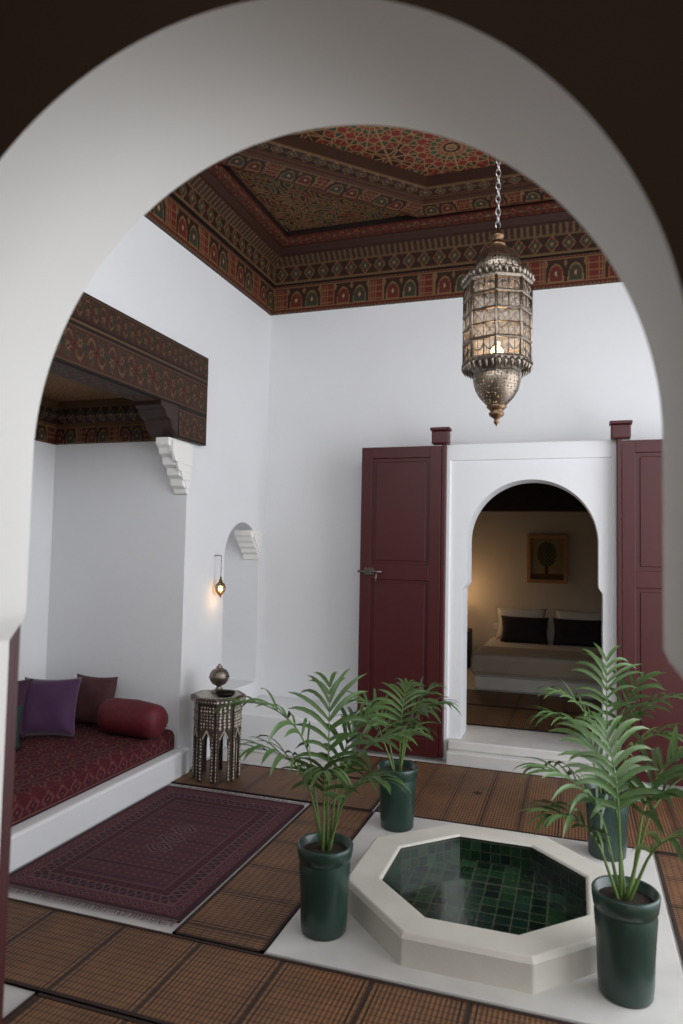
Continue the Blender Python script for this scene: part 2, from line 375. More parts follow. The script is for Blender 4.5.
# ------------------------------------------------------------------ platform, mattress
prism('alcove_platform',[(-3.85,1.76),(-2.60,1.76),(-2.60,4.47),(-2.665,4.47),(-2.665,4.41),(-3.85,4.41)],'z',0,.18,PLA,b=.015)
def mattress():
    x0,x1,y0,y1,z0,z1=-3.83,-2.68,1.8,4.38,.184,.31
    def fn(U,V):
        C=fill(U,c3(76,26,32)); 
        a=(U/.11)%1-.5;b=(V/.11)%1-.5; d=abs(a)+abs(b)
        pick(C,abs(d-.40)<.06,c3(104,62,58)); pick(C,d<.18,c3(50,20,34)); pick(C,d<.08,c3(108,70,66))
        st=(V/.22)%1; pick(C,st<.12,c3(58,18,26)); pick(C,abs(st-.06)<.02,c3(108,74,68)); 
        return C
    r=.05
    pts=[(x1,z0)]+[(x1-r+r*math.cos(t),z1-r+r*math.sin(t)) for t in np.linspace(0,math.pi/2,6)]
    n=int((x1-r-x0)/.010); pts+= [(x1-r-(x1-r-x0)*k/n,z1) for k in range(1,n+1)]
    pts=np.array(pts); f=[pts[0]+(pts[1]-pts[0])*k/10 for k in range(10)]; pts=np.vstack([f,pts[1:]])
    s=np.concatenate([[0],np.cumsum(np.linalg.norm(np.diff(pts,axis=0),axis=1))])
    y=np.linspace(y0,y1,300); U,Sx=np.meshgrid(y,s,indexing='ij')
    P=np.zeros(U.shape+(3,)); P[...,0]=pts[None,:,0]; P[...,1]=U; P[...,2]=pts[None,:,1]+ .004*np.sin(U*9)*np.sin(Sx*11)
    return grid_col('mattress_cover',P,fn(U,Sx),VCR,smooth=True)
mt=empty('daybed_mattress'); mc=mattress(); mc.parent=mt
box('mattress_core',-3.83,-2.69,1.8,4.375,.184,.295,mat('mattress_red',lin(70,22,30),.9),mt)
def pillow(name,w,h,t,m,loc,rot,parent=None):
    n=22;V=[];F=[]
    for side in (1,-1):
        for i in range(n+1):
            for j in range(n+1):
                u=-1+2*i/n;v=-1+2*j/n
                th=t/2*((1-u**4)*(1-v**4))**.45*(1+.06*math.sin(5*u+3*v)+.04*math.sin(9*v-4*u))
                V.append((u*w/2*(1-.09*(1-v*v)*abs(u)),v*h/2*(1-.09*(1-u*u)*abs(v)),side*th))
    N=(n+1)**2
    for i in range(n):
        for j in range(n):
            a=i*(n+1)+j;b=a+n+1
            F.append((a,b,b+1,a+1)); F.append((N+a,N+a+1,N+b+1,N+b))
    o=mesh_obj(name,V,F,m,True); bm=bmesh.new(); bm.from_mesh(o.data); bmesh.ops.remove_doubles(bm,verts=bm.verts,dist=.0004); bm.to_mesh(o.data); bm.free()
    o.location=loc; o.rotation_euler=Euler([math.radians(a) for a in rot]); 
    if parent: o.parent=parent
    return o
PUR=mat('purple_velvet',lin(60,20,62),.75,var=.3,scale=8); PUR.node_tree.nodes['Principled BSDF'].inputs['Sheen Weight'].default_value=.3
PUR2=mat('plum_cloth',lin(54,18,46),.8,var=.25); GRC=mat('green_cloth',lin(20,48,42),.8,var=.25); 
REDC=mat('crimson_brocade',lin(92,14,24),.65,var=.6,scale=26,bump=.3,bscale=14); BRC=mat('striped_kilim',lin(74,38,40),.85,var=.5,scale=30)
pillow('throw_pillow',.38,.40,.15,PUR,(-3.38,3.93,.505),(68,0,26))
pillow('throw_pillow.001',.36,.40,.14,PUR2,(-3.63,3.76,.50),(70,0,30))
pillow('throw_pillow.002',.32,.28,.11,GRC,(-3.45,3.53,.445),(66,0,36))
pillow('throw_pillow.003',.34,.36,.12,BRC,(-3.28,4.26,.49),(78,0,4))
bp=[(.0,-.24),(.03,-.24),(.085,-.23),(.108,-.20),(.116,-.15),(.119,0),(.116,.15),(.108,.20),(.085,.23),(.03,.24),(0,.24)]
bo=lathe('bolster_cushion',bp,32,REDC); bo.rotation_euler=(0,math.radians(90),math.radians(-3)); bo.location=(-2.86,4.13,.436)
for v in bo.data.vertices:
    x,y,z=v.co; k=1+.05*math.sin(14*z+3*math.atan2(y,x)); v.co=(x*k,y*k,z)
# ------------------------------------------------------------------ rug
def rug_fn(U,V,w=1.0,h=1.45):
    bg=c3(78,48,56); C=fill(U,bg); e=np.minimum(np.minimum(U,w-U),np.minimum(V,h-V))
    along=np.where(np.minimum(U,w-U)<np.minimum(V,h-V),V,U)
    lt=c3(106,76,80); dk=c3(56,35,43); rd=c3(86,46,50)
    a=(U/.045)%1-.5;b=(V/.045)%1-.5; d=abs(a)+abs(b); pick(C,(d<.22),lt*.85)
    b2=(V/.12)%1; pick(C,(b2<.08),dk)
    for cy in (.60,.725,.85):
        q=abs(U-w/2)/.09+abs(V-cy)/.07
        pick(C,q<1,dk); pick(C,abs(q-.92)<.09,lt); pick(C,abs(q-.5)<.10,lt); pick(C,q<.2,lt)
    for k,(e0,e1,c) in enumerate(((.0,.02,dk),(.02,.09,rd),(.09,.10,lt*.9),(.10,.155,dk),(.155,.165,lt*.9),(.165,.21,rd*.8),(.21,.22,lt*.8))):
        m=(e>=e0)&(e<e1); C[m]=c
    z=(along/.06)%1-.5
    m=(e>.02)&(e<.09); dd=abs(z)*.9+abs((e-.055)/.07); pick(C,m&(dd<.42),lt*.85); pick(C,m&(dd<.28),dk); pick(C,m&(dd<.12),lt)
    m=(e>.10)&(e<.155); zz=(along/.045)%1-.5; pick(C,m&(abs(abs(zz)*2-(e-.10)/.055)<.2),lt*.8)
    m=(e>.17)&(e<.205); pick(C,m&(((along/.035)%1)<.4),dk)
    return C
rug=empty('persian_rug')
box('rug_body',-2.58,-1.60,2.70,4.15,.001,.012,mat('rug_wool',lin(60,34,44),.95),rug)
panel('rug_pile',(-2.58,2.70,.014),(1,0,0),(0,1,0),.98,1.45,.0045,lambda U,V:rug_fn(U*1.0/.98,V),VCR,rug)
V=[];F=[];random.seed(3)
for y0,dy in ((2.70,-1),(4.15,1)):
    for i in range(160):
        x=-2.58+i/160*.98; l=.035+random.random()*.02; dx=random.uniform(-.008,.008); k=len(V)
        V+=[(x,y0,.014),(x+.004,y0,.014),(x+.004+dx,y0+dy*l,.012),(x+dx,y0+dy*l,.012)]; F.append((k,k+1,k+2,k+3))
mesh_obj('rug_fringe',V,F,mat('fringe',lin(110,90,90),.9),parent=rug)
# ------------------------------------------------------------------ woven mats
def mat_reed(name,axis,period,c1=(140,98,62),c2=(82,54,35),lines=True,off=0.):
    m,nt,b=new_mat(name); N=nt.nodes; L=nt.links
    g=N.new('ShaderNodeNewGeometry'); sp=N.new('ShaderNodeSeparateXYZ'); L.new(g.outputs['Position'],sp.inputs[0])
    def M(op,a,bv=None,c=None):
        n=N.new('ShaderNodeMath'); n.operation=op
        for i,x in enumerate((a,bv,c)):
            if x is None: continue
            if isinstance(x,(int,float)): n.inputs[i].default_value=x
            else: L.new(x,n.inputs[i])
        return n.outputs[0]
    al=sp.outputs['XY'.index(axis)]; ac=sp.outputs['YX'.index(axis)]
    rib=M('FRACT',M('MULTIPLY',al,1/.018)); rib=M('ABSOLUTE',M('SUBTRACT',rib,.5)); rib=M('MULTIPLY',rib,2.)
    w=M('FRACT',M('MULTIPLY',ac,1/.034)); w=M('GREATER_THAN',w,.72)
    no=N.new('ShaderNodeTexNoise'); no.inputs['Scale'].default_value=14; no.inputs['Detail'].default_value=6; L.new(g.outputs['Position'],no.inputs['Vector'])
    no2=N.new('ShaderNodeTexNoise'); no2.inputs['Scale'].default_value=2; L.new(g.outputs['Position'],no2.inputs['Vector'])
    f=M('MULTIPLY_ADD',M('GREATER_THAN',rib,.58),.50,M('MULTIPLY',no.outputs['Fac'],.5)); f=M('MULTIPLY_ADD',w,.34,f)
    f=M('MULTIPLY_ADD',M('SUBTRACT',no2.outputs['Fac'],.5),.8,f)
    if lines:
        q=M('FRACT',M('MULTIPLY',M('ADD',al,off),1/period)); q1=M('LESS_THAN',q,.045); q2=M('LESS_THAN',M('ABSOLUTE',M('SUBTRACT',q,.10)),.010); q3=M('LESS_THAN',M('ABSOLUTE',M('SUBTRACT',q,.945)),.010)
        f=M('ADD',f,M('MAXIMUM',q1,M('MAXIMUM',q2,q3)))
    f=M('MINIMUM',f,1.45)
    mr=N.new('ShaderNodeMapRange'); mr.inputs['From Max'].default_value=1.4; L.new(f,mr.inputs['Value'])
    cr=N.new('ShaderNodeValToRGB'); L.new(mr.outputs['Result'],cr.inputs['Fac'])
    cr.color_ramp.elements[0].color=(*lin(*c1),1); cr.color_ramp.elements[1].color=(*lin(38,22,16),1)
    e=cr.color_ramp.elements.new(.55); e.color=(*lin(*c2),1)
    L.new(cr.outputs['Color'],b.inputs['Base Color']); b.inputs['Roughness'].default_value=.6
    bp=N.new('ShaderNodeBump'); bp.inputs['Strength'].default_value=.5; bp.inputs['Distance'].default_value=.004; L.new(rib,bp.inputs['Height']); L.new(bp.outputs['Normal'],b.inputs['Normal'])
    return m
MX=mat_reed('reed_mat_x','X',.36); MX2=mat_reed('reed_mat_x2','X',.22,off=.1); MY=mat_reed('reed_mat_y','Y',.30)
EDGE=mat('mat_binding',lin(44,26,20),.8)
def floor_mat(i,x0,x1,y0,y1,m,z=0.0):
    e=empty('woven_floor_mat' if i==0 else 'woven_floor_mat.%03d'%i)
    box('weave',x0,x1,y0,y1,z+.001,z+.008,m,e)
    for a in ((x0,x1,y0,y0+.015),(x0,x1,y1-.015,y1),(x0,x0+.015,y0,y1),(x1-.015,x1,y0,y1)): box('binding',a[0],a[1],a[2],a[3],z+.001,z+.0105,EDGE,e)
floor_mat(0,-2.62,1.88,2.12,2.605,MX)
floor_mat(1,-1.82,1.88,1.40,2.11,MX)
floor_mat(2,-1.58,-1.17,2.615,4.22,MY)
floor_mat(3,-2.62,-1.19,4.23,4.78,MX2)
floor_mat(4,-1.17,1.88,4.23,5.34,MX2)
floor_mat(5,.405,1.30,2.62,4.22,MY)
floor_mat(6,-1.66,-1.18,4.79,5.34,MX2)
V=[];F=[]
for cx,cy in ((-.62,4.8),(-.18,4.8),(.26,4.8),(.70,4.8)):
    k=len(V)
    for i in range(16):
        a=i*math.pi/8; r=.045 if i%2==0 else .018; V.append((cx+r*math.cos(a),cy+r*math.sin(a),.0095))
    F.append(tuple(range(k,k+16)))
mo=mesh_obj('mat_star',V,F,EDGE); mo.parent=bpy.data.objects['woven_floor_mat.004']
# ------------------------------------------------------------------ fountain
box('stone_floor_slab',-1.16,.39,2.62,4.22,.0005,.012,STONE2,b=.003)
fx,fy=-.39,3.31
ft=empty('octagonal_fountain')
def octp(ap,c=(fx,fy)):
    R=ap/math.cos(math.pi/8); return [(c[0]+R*math.cos(math.pi/8+i*math.pi/4),c[1]+R*math.sin(math.pi/8+i*math.pi/4)) for i in range(8)]
rings=[(.595,.012),(.595,.115),(.58,.135),(.445,.135),(.435,.125),(.435,.014)]
V=[];F=[]
for ap_,z in rings:
    V+=[(x,y,z) for x,y in octp(ap_)]
for j in range(len(rings)-1):
    for i in range(8):
        k=(i+1)%8; F.append((j*8+i,j*8+k,(j+1)*8+k,(j+1)*8+i))
cu=mesh_obj('fountain_curb',V,F[:32],STONE,parent=ft); bev(cu,.006)
rng=np.random.default_rng(5); H=rng.random((80,80))
greens=np.array([lin(22,46,34),lin(28,56,38),lin(16,32,26),lin(38,66,42),lin(24,50,30),lin(18,38,30)])
def tile_fn(U,V,s=.072):
    i=np.floor(U/s).astype(int)%80; j=np.floor(V/s).astype(int)%80; h=H[i,j]
    C=greens[(h*5.99).astype(int)]*(.6+.6*H[j,i])[...,None]
    a=(U/s)%1;b=(V/s)%1; m=(a<.09)|(b<.09); C[m]=c3(78,86,66)*.7
    return C
def tmask(U,V):
    X=abs(U-.45);Y=abs(V-.45); return np.maximum(np.maximum(X,Y),(X+Y)/math.sqrt(2))<.438
panel('basin_tiles',(fx-.45,fy-.45,.018),(1,0,0),(0,1,0),.90,.90,.0031,tile_fn,VCT,ft,tmask)
oc=octp(.433)
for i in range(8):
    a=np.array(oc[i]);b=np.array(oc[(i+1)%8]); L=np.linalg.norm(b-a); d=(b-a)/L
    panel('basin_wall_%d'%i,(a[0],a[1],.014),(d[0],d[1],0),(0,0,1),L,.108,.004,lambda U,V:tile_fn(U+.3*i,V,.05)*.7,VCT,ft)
# ------------------------------------------------------------------ potted palms
def leaf_mat(name,c):
    m=mat(name,c,.42,var=.5,scale=5); return m
LEAF=leaf_mat('palm_leaf',lin(72,100,50)); STEM=mat('palm_stem',lin(98,122,64),.45,var=.2)
def palm(i,x,y,h,fronds,scale=1.,seed=1,potr=.115):
    rnd=random.Random(seed); e=empty('potted_palm' if i==0 else 'potted_palm.%03d'%i,(x,y,0.012))
    pr=[(.0,0),(.088,0),(.094,.008),(.098,.05),(.101,.14),(.106,.22),(.110,.275),(.107,.285),(.107,.295),(.113,.30),(.117,.325),(.119,.35),(.113,.357),(.105,.352),(.101,.32),(0,.315)]
    k=potr/.115; pot=lathe('pot',[(r*k,z*h/.357) for r,z in pr],48,POTG); pot.parent=e
    so=lathe('soil',[(0,.0),(.05,.006),(.10*k,0)],24,SOIL,(0,0,h*.9)); so.parent=e
    V=[];F=[]; stems=[]
    for (az,L,e0,dr) in fronds:
        az=math.radians(az+rnd.uniform(-6,6)); L*=scale; el=math.radians(e0); n=26
        p=Vector((math.cos(az)*.015+rnd.uniform(-.015,.015),math.sin(az)*.015+rnd.uniform(-.015,.015),h*.88)); pts=[p.copy()];tg=[]
        for s in range(n):
            t=s/n; ee=el-math.radians(dr)*max(0,(t-.35)/.65)**1.3
            d=Vector((math.cos(az)*math.cos(ee),math.sin(az)*math.cos(ee),math.sin(ee))); tg.append(d); p=p+d*(L/n); pts.append(p.copy())
        tg.append(tg[-1]); stems.append(tube('stem',pts,[.0075*(1-.8*s/n) for s in range(n+1)],STEM,6))
        np_=9
        for kk in range(np_):
            t=.52+.48*kk/(np_-1); idx=t*n; i0=min(int(idx),n-1); fr=idx-i0; q=pts[i0].lerp(pts[min(i0+1,n)],fr); T=tg[i0]
            side=T.cross(Vector((0,0,1))); side=side.normalized() if side.length>1e-3 else Vector((1,0,0))
            upv=side.cross(T).normalized()
            ll=.235*scale*(math.sin(math.pi*min(1,(.25+.62*(kk/(np_-1)))))**.6)*rnd.uniform(.75,1.1)
            for sg in (-1,1):
                sweepa=math.radians(36+34*kk/(np_-1)+rnd.uniform(-10,10))
                d=(side*sg*math.cos(sweepa)+T*math.sin(sweepa)+upv*rnd.uniform(.1,.45)).normalized()
                w=.0098*scale*rnd.uniform(.8,1.2); seg=6; c=q.copy(); dd=d.copy(); base=len(V); dp=rnd.uniform(.8,2.0)
                for s in range(seg+1):
                    u=s/seg; ww=w*(math.sin(math.pi*min(1,.12+.88*u))**.7 if u<1 else 0)+.0008
                    wd=dd.cross(upv); wd=wd.normalized() if wd.length>1e-3 else side
                    nn=wd.cross(dd).normalized()
                    V+= [c-wd*ww+nn*ww*.35,c,c+wd*ww+nn*ww*.35]
                    dd=(dd+Vector((0,0,-1))*(.08+.16*u)*dp).normalized(); c=c+dd*(ll/seg)
                for s in range(seg):
                    a=base+s*3; F+= [(a,a+1,a+4,a+3),(a+1,a+2,a+5,a+4)]
    lf=mesh_obj('palm_leaves',V,F,LEAF,True); lf.parent=e
    for s in stems: s.parent=e
    return e
palm(0,-1.00,2.85,.36,[(110,.70,86,50),(195,.84,82,105),(215,.58,76,75),(290,.54,80,85),(15,.64,80,85),(-25,.46,72,70),(60,.64,82,60)],1.0,11)
palm(1,.175,2.84,.37,[(100,.62,86,50),(170,.56,78,80),(205,.44,70,75),(10,.66,76,75),(40,.60,80,60),(330,.44,68,70),(130,.62,82,60)],1.0,22)
palm(2,-.98,4.04,.35,[(90,.58,86,70),(165,.54,76,80),(200,.48,70,80),(300,.44,76,80),(15,.56,78,80),(50,.56,82,60)],.92,33)
palm(3,.16,4.08,.35,[(90,.72,88,40),(165,.62,82,70),(200,.54,76,80),(10,.70,76,70),(-25,.54,68,70),(50,.68,82,55)],1.0,44)
# ------------------------------------------------------------------ door leaves
def door_leaf(name,x0,x1,y0,y1,z0,z1,pivot):
    e=empty(name); t=.09; zm=z0+(z1-z0)*.56
    box('leaf_back',x0+.002,x1-.002,y0+.018,y1,z0+.002,z1-.002,RED,e)
    for nm,a in (('stile_a',(x0,x0+t,z0,z1)),('stile_b',(x1-t,x1,z0,z1)),('rail_top',(x0+t,x1-t,z1-t,z1)),('rail_bottom',(x0+t,x1-t,z0,z0+.14)),('rail_mid',(x0+t,x1-t,zm,zm+.12))):
        box(nm,a[0],a[1],y0,y0+.02,a[2],a[3],RED,e,b=.003)
    for zz in ((z0+.17,zm-.03),(zm+.15,z1-t-.03)):
        box('panel_field',x0+t+.03,x1-t-.03,y0+.010,y0+.02,zz[0],zz[1],RED,e,b=.006)
    if pivot:
        px=x1 if pivot>0 else x0
        if pivot>0: box('pivot_post',px+.001,px+.035,y0+.005,y1+.02,z0,z1+.02,RED,e,b=.006)
        else: box('pivot_post',px-.035,px-.001,y0+.005,y1+.02,z0,z1+.02,RED,e,b=.006)
        box('pivot_block',px-.075,px+.06,y0-.03,y1+.02,z1+.012,z1+.115,RED,e,b=.01)
        box('pivot_block_cap',px-.085,px+.07,y0-.04,y1+.022,z1+.116,z1+.14,RED,e,b=.006)
    return e
dl=door_leaf('door_leaf',-1.65,-1.00,5.40,5.445,.03,2.44,1)
dr=door_leaf('door_leaf.001',.315,.96,5.40,5.445,.03,2.44,-1)
STEEL=mat('bolt_steel',lin(110,104,98),.4,metal=.9)
tube('bolt_rod',[(-1.66,5.375,1.44),(-1.46,5.375,1.44)],.009,STEEL,10,dl)
box('bolt_plate',-1.61,-1.53,5.385,5.402,1.41,1.47,STEEL,dl,b=.004)
box('bolt_loop',-1.56,-1.54,5.36,5.40,1.425,1.455,STEEL,dl)
tube('bolt_handle',[(-1.50,5.375,1.44),(-1.50,5.35,1.42),(-1.50,5.34,1.36)],.007,STEEL,8,dl)
door_leaf('door_leaf.002',-1.90,-1.205,1.265,1.298,.02,1.44,0)
# ------------------------------------------------------------------ side table
MOP=new_mat('bone_inlay'); m,nt,b=MOP; N=nt.nodes;L=nt.links
tc=N.new('ShaderNodeTexCoord'); vo=N.new('ShaderNodeTexVoronoi'); vo.inputs['Scale'].default_value=46; vo.distance='MANHATTAN'; vo.inputs['Randomness'].default_value=.2
L.new(tc.outputs['Object'],vo.inputs['Vector']); cr=N.new('ShaderNodeValToRGB'); L.new(vo.outputs['Distance'],cr.inputs['Fac'])
cr.color_ramp.interpolation='CONSTANT'; cr.color_ramp.elements[0].color=(*lin(200,192,174),1); cr.color_ramp.elements[1].position=.60; cr.color_ramp.elements[1].color=(*lin(62,48,40),1)
L.new(cr.outputs['Color'],b.inputs['Base Color']); b.inputs['Roughness'].default_value=.35
MOP=m; BONE=mat('bone',lin(196,186,166),.4,var=.15); TWOOD=mat('table_wood',lin(66,50,42),.45,var=.2)
TX,TY=-2.375,4.44
tb=empty('moorish_side_table',(TX,TY,0.0115))
apt=.140; Ls=2*apt*math.tan(math.pi/8)
for i in range(8):
    h=Ls/2; w=.032
    o=[(-h,0),(-w,0),(-w,.22),(-w*.75,.26),(-w*.8,.28),(-w*.4,.32),(0,.345),(w*.4,.32),(w*.8,.28),(w*.75,.26),(w,.22),(w,0),(h,0),(h,.53),(-h,.53)]
    p=prism('table_side_%d'%i,o,'y',-.012,0,TWOOD,tb)
    a=i*math.pi/4; R=Matrix.Translation((math.cos(a)*apt,math.sin(a)*apt,0))@Matrix.Rotation(a+math.pi/2,4,'Z')
    p.data.transform(R)
    s=prism('table_inlay_%d'%i,[(-h+.006,.355),(h-.006,.355),(h-.006,.52),(-h+.006,.52)],'y',-.016,-.0125,MOP,tb); s.data.transform(R)
    for sg in (-1,1):
        s=prism('table_leg_inlay',[(sg*(w+.003),.01),(sg*(h-.003),.01),(sg*(h-.003),.34),(sg*(w+.003),.25)],'y',-.016,-.0125,MOP,tb); s.data.transform(R)
    for k in range(12):
        t0=-.9+k*.155; z=.285+.06*(1-abs(t0)); s=box('table_bead',t0*w-.004,t0*w+.004,-.018,-.0125,z,z+.008,BONE,tb); s.data.transform(R)
    for q in ((-h,h,.40,.405),(-h,h,.46,.465)):
        s=box('table_strip',q[0],q[1],-.019,-.0165,q[2],q[3],TWOOD,tb); s.data.transform(R)
def octv(ap): 
    R=ap/math.cos(math.pi/8); return [(R*math.cos(math.pi/8+k*math.pi/4),R*math.sin(math.pi/8+k*math.pi/4)) for k in range(8)]
prism('table_top_rim',octv(.180),'z',.53,.562,MOP,tb,b=.004)
prism('table_top_border',octv(.176),'z',.562,.566,TWOOD,tb)
prism('table_top_inlay',octv(.150),'z',.566,.569,MOP,tb)
prism('table_inner',octv(.115),'z',.36,.53,TWOOD,tb)
tz=.5815
tp=empty('silver_incense_burner',(TX-.02,TY+.04,tz))
lathe('burner_body',[(0,0),(.055,0),(.058,.008),(.03,.022),(.016,.04),(.02,.05),(.045,.06),(.064,.085),(.070,.11),(.066,.135),(.05,.158),(.028,.17),(.02,.176),(.022,.182),(.01,.188),(.012,.194),(.004,.20),(0,.206)],32,SILV,parent=tp)
lathe('burner_band',[(.0705,.105),(.074,.109),(.074,.114),(.0705,.118)],32,SILV,parent=tp)
lathe('brass_dish',[(0,0),(.045,0),(.065,.018),(.07,.03),(.064,.028),(.045,.008),(0,.006)],28,IRON,(TX+.085,TY-.06,tz))
# ------------------------------------------------------------------ hanging niche lamp
nl=empty('small_brass_lamp',(XL+.06,4.86,1.28))
lb=lathe('lamp_body',[(.0,-.06),(.005,-.05),(.006,-.045),(.016,-.035),(.033,-.01),(.038,.015),(.031,.04),(.017,.055),(.010,.065),(.012,.075),(.005,.08),(.005,.10)],20,BRASS,parent=nl)
wi=lb.modifiers.new('w','WIREFRAME'); wi.thickness=.005
lathe('lamp_bulb',[(0,-.02),(.012,-.012),(.018,.008),(.013,.024),(0,.03)],14,mat('warm_bulb',(1,.6,.25),.5,emit=(1,.55,.2),estr=14),parent=nl)
tube('lamp_cord',[(0,0,.10),(0,0,.26)],.0022,IRON,6,nl)
tube('lamp_hook',[(0,0,.25),(0,0,.262),(-.03,0,.266),(-.06,0,.262)],.004,BRASS,6,nl)
# ------------------------------------------------------------------ lantern
LX,LY=-.345,3.22
ln=empty('moroccan_lantern',(LX,LY,0))
GL=mat('lantern_glass',lin(170,160,145),.25,var=.3,scale=20,alpha=.42,emit=(1,.66,.36),estr=.07)
R0=math.pi/8-.32
def ring(z,r,t,h,seg=8): return lathe('ring',[(r-t,z-h/2),(r,z-h/2),(r+.004,z),(r,z+h/2),(r-t,z+h/2),(r-t,z-h/2)],seg,SILV,parent=ln,flat=True,rot0=R0)
NS=8
zb,zt=2.475,2.835; rb=.150
for i in range(NS):
    a=2*math.pi*i/NS+R0; x,y=rb*math.cos(a),rb*math.sin(a)
    tube('rib',[(x,y,zb-.01),(x,y,zt+.01)],.0075,SILV,6,ln)
    lathe('rib_cap',[(0,-.012),(.008,-.006),(.012,0),(.008,.006),(0,.016)],10,SILV,(x*1.05,y*1.05,zt+.018),parent=ln)
    a2=2*math.pi*(i+1)/NS+R0; x2,y2=rb*math.cos(a2),rb*math.sin(a2)
    A_=Vector((x,y,0));B_=Vector((x2,y2,0))
    def P(t,z): return tuple(A_.lerp(B_,t)+Vector((0,0,z)))
    for z0,z1 in ((2.56,2.625),(2.625,2.69),(2.69,2.755)):
        for t0,t1 in ((0,.5),(.5,1)):
            tube('lattice',[P(t0,z0),P(t1,z1)],.0020,SILV,4,ln); tube('lattice',[P(t1,z0),P(t0,z1)],.0020,SILV,4,ln)
    tube('lattice',[P(.5,2.48),P(.5,2.83)],.0035,SILV,4,ln)
    for t in (.25,.75): tube('lattice',[P(t,2.48),P(t,2.83)],.0018,SILV,4,ln)
    for t0 in (0,.5):
        tube('arch',[P(t0,2.77)]+[P(t0+.25-.25*math.cos(q),2.77+.045*math.sin(q)) for q in np.linspace(.3,math.pi-.3,7)]+[P(t0+.5,2.77)],.0034,SILV,4,ln)
        tube('arch',[P(t0,2.55)]+[P(t0+.25-.25*math.cos(q),2.55-.045*math.sin(q)) for q in np.linspace(.3,math.pi-.3,7)]+[P(t0+.5,2.55)],.0034,SILV,4,ln)
    # pierced crown plates along each side
    for t in (.0,.25,.5,.75):
        c0=Vector(P(t+.125,0)); o=1.04
        tube('crown',[(c0.x*o,c0.y*o,2.845),(c0.x*1.09,c0.y*1.09,2.868),(c0.x*1.0,c0.y*1.0,2.892)],[.010,.008,.001],SILV,6,ln)
        tube('crown_low',[(c0.x*o,c0.y*o,2.465),(c0.x*1.06,c0.y*1.06,2.445),(c0.x*.98,c0.y*.98,2.420)],[.010,.008,.001],SILV,6,ln)
for z,t,h in ((2.47,.03,.022),(2.56,.012,.012),(2.625,.01,.005),(2.69,.012,.010),(2.765,.012,.012),(2.84,.03,.024)): ring(z,rb+.006,t,h,NS)
lathe('glass',[(rb-.010,zb),(rb-.010,zt)],NS,GL,parent=ln,flat=True,rot0=R0)
PM=new_mat('pierced_silver'); m,nt,b=PM; N=nt.nodes;L=nt.links
tc=N.new('ShaderNodeTexCoord'); vo=N.new('ShaderNodeTexVoronoi'); vo.inputs['Scale'].default_value=75; vo.inputs['Randomness'].default_value=.4; L.new(tc.outputs['Object'],vo.inputs['Vector'])
gt=N.new('ShaderNodeMath'); gt.operation='GREATER_THAN'; gt.inputs[1].default_value=.34; L.new(vo.outputs['Distance'],gt.inputs[0]); L.new(gt.outputs[0],b.inputs['Alpha'])
b.inputs['Base Color'].default_value=(*lin(132,120,108),1); b.inputs['Metallic'].default_value=1; b.inputs['Roughness'].default_value=.38
PM=m
lathe('shoulder',[(rb-.005,2.85),(.125,2.868),(.105,2.878),(.098,2.885)],8,SILV,parent=ln,flat=True,rot0=R0)
lathe('dome',[(.098,2.885),(.106,2.91),(.104,2.94),(.090,2.97),(.07,2.995),(.045,3.012),(.03,3.02)],28,PM,parent=ln)
lathe('dome_inner',[(.09,2.885),(.096,2.91),(.094,2.94),(.082,2.965),(.06,2.99),(.03,3.01)],24,IRON,parent=ln)
lathe('dome_ring',[(.096,2.882),(.110,2.886),(.110,2.896),(.098,2.90)],28,SILV,parent=ln)
lathe('finial',[(.03,3.02),(.036,3.025),(.034,3.035),(.02,3.045),(.018,3.055),(.028,3.065),(.03,3.075),(.018,3.088),(.008,3.095),(.008,3.11),(0,3.115)],20,BRONZ,parent=ln)
lathe('lower_collar',[(rb,2.468),(.13,2.45),(.112,2.438),(.104,2.43),(.108,2.42),(.102,2.41)],8,SILV,parent=ln,flat=True,rot0=R0)
lathe('lower_bowl',[(.104,2.415),(.108,2.39),(.098,2.35),(.078,2.315),(.055,2.29),(.04,2.275)],28,PM,parent=ln)
lathe('lower_tip',[(.042,2.277),(.046,2.27),(.034,2.258),(.026,2.25),(.036,2.242),(.032,2.23),(.014,2.218),(.010,2.208),(.014,2.20),(.005,2.19),(0,2.180)],20,BRONZ,parent=ln)
lathe('inner_glow_glass',[(.09,2.41),(.094,2.39),(.084,2.35),(.064,2.315),(.04,2.29)],24,GL,parent=ln)
lathe('bulb',[(0,2.495),(.016,2.50),(.026,2.515),(.028,2.53),(.022,2.545),(.012,2.555),(.012,2.57),(0,2.57)],16,mat('lantern_bulb',(1,.8,.5),.4,emit=(1,.68,.36),estr=16),parent=ln)
V=[];F=[]
def torus(cx,cy,cz,ang,a=.0105,bz=.019,r=.0032):
    base=len(V)
    for i in range(12):
        t=2*math.pi*i/12
        for j in range(6):
            p=2*math.pi*j/6; rr=a+r*math.cos(p); x=rr*math.cos(t); z=(bz+r*math.cos(p))*math.sin(t); y=r*math.sin(p)
            V.append((cx+x*math.cos(ang)-y*math.sin(ang),cy+x*math.sin(ang)+y*math.cos(ang),cz+z))
    for i in range(12):
        for j in range(6):
            F.append((base+i*6+j,base+((i+1)%12)*6+j,base+((i+1)%12)*6+(j+1)%6,base+i*6+(j+1)%6))
z=3.125;k=0
while z<4.46: torus(0,0,z,(k%2)*math.pi/2+.4); z+=.031; k+=1
mesh_obj('chain',V,F,mat('bright_steel',lin(190,190,190),.3,metal=1.),True,ln)
tube('cable',[(0.01,0,3.1),(-.012,0.005,3.3),(-.05,0.01,3.5),(-.09,.01,4.0),(-.10,0,4.46)],.002,IRON,5,ln)
lathe('ceiling_rose',[(0,4.44),(.04,4.445),(.05,4.469)],20,SILV,parent=ln)
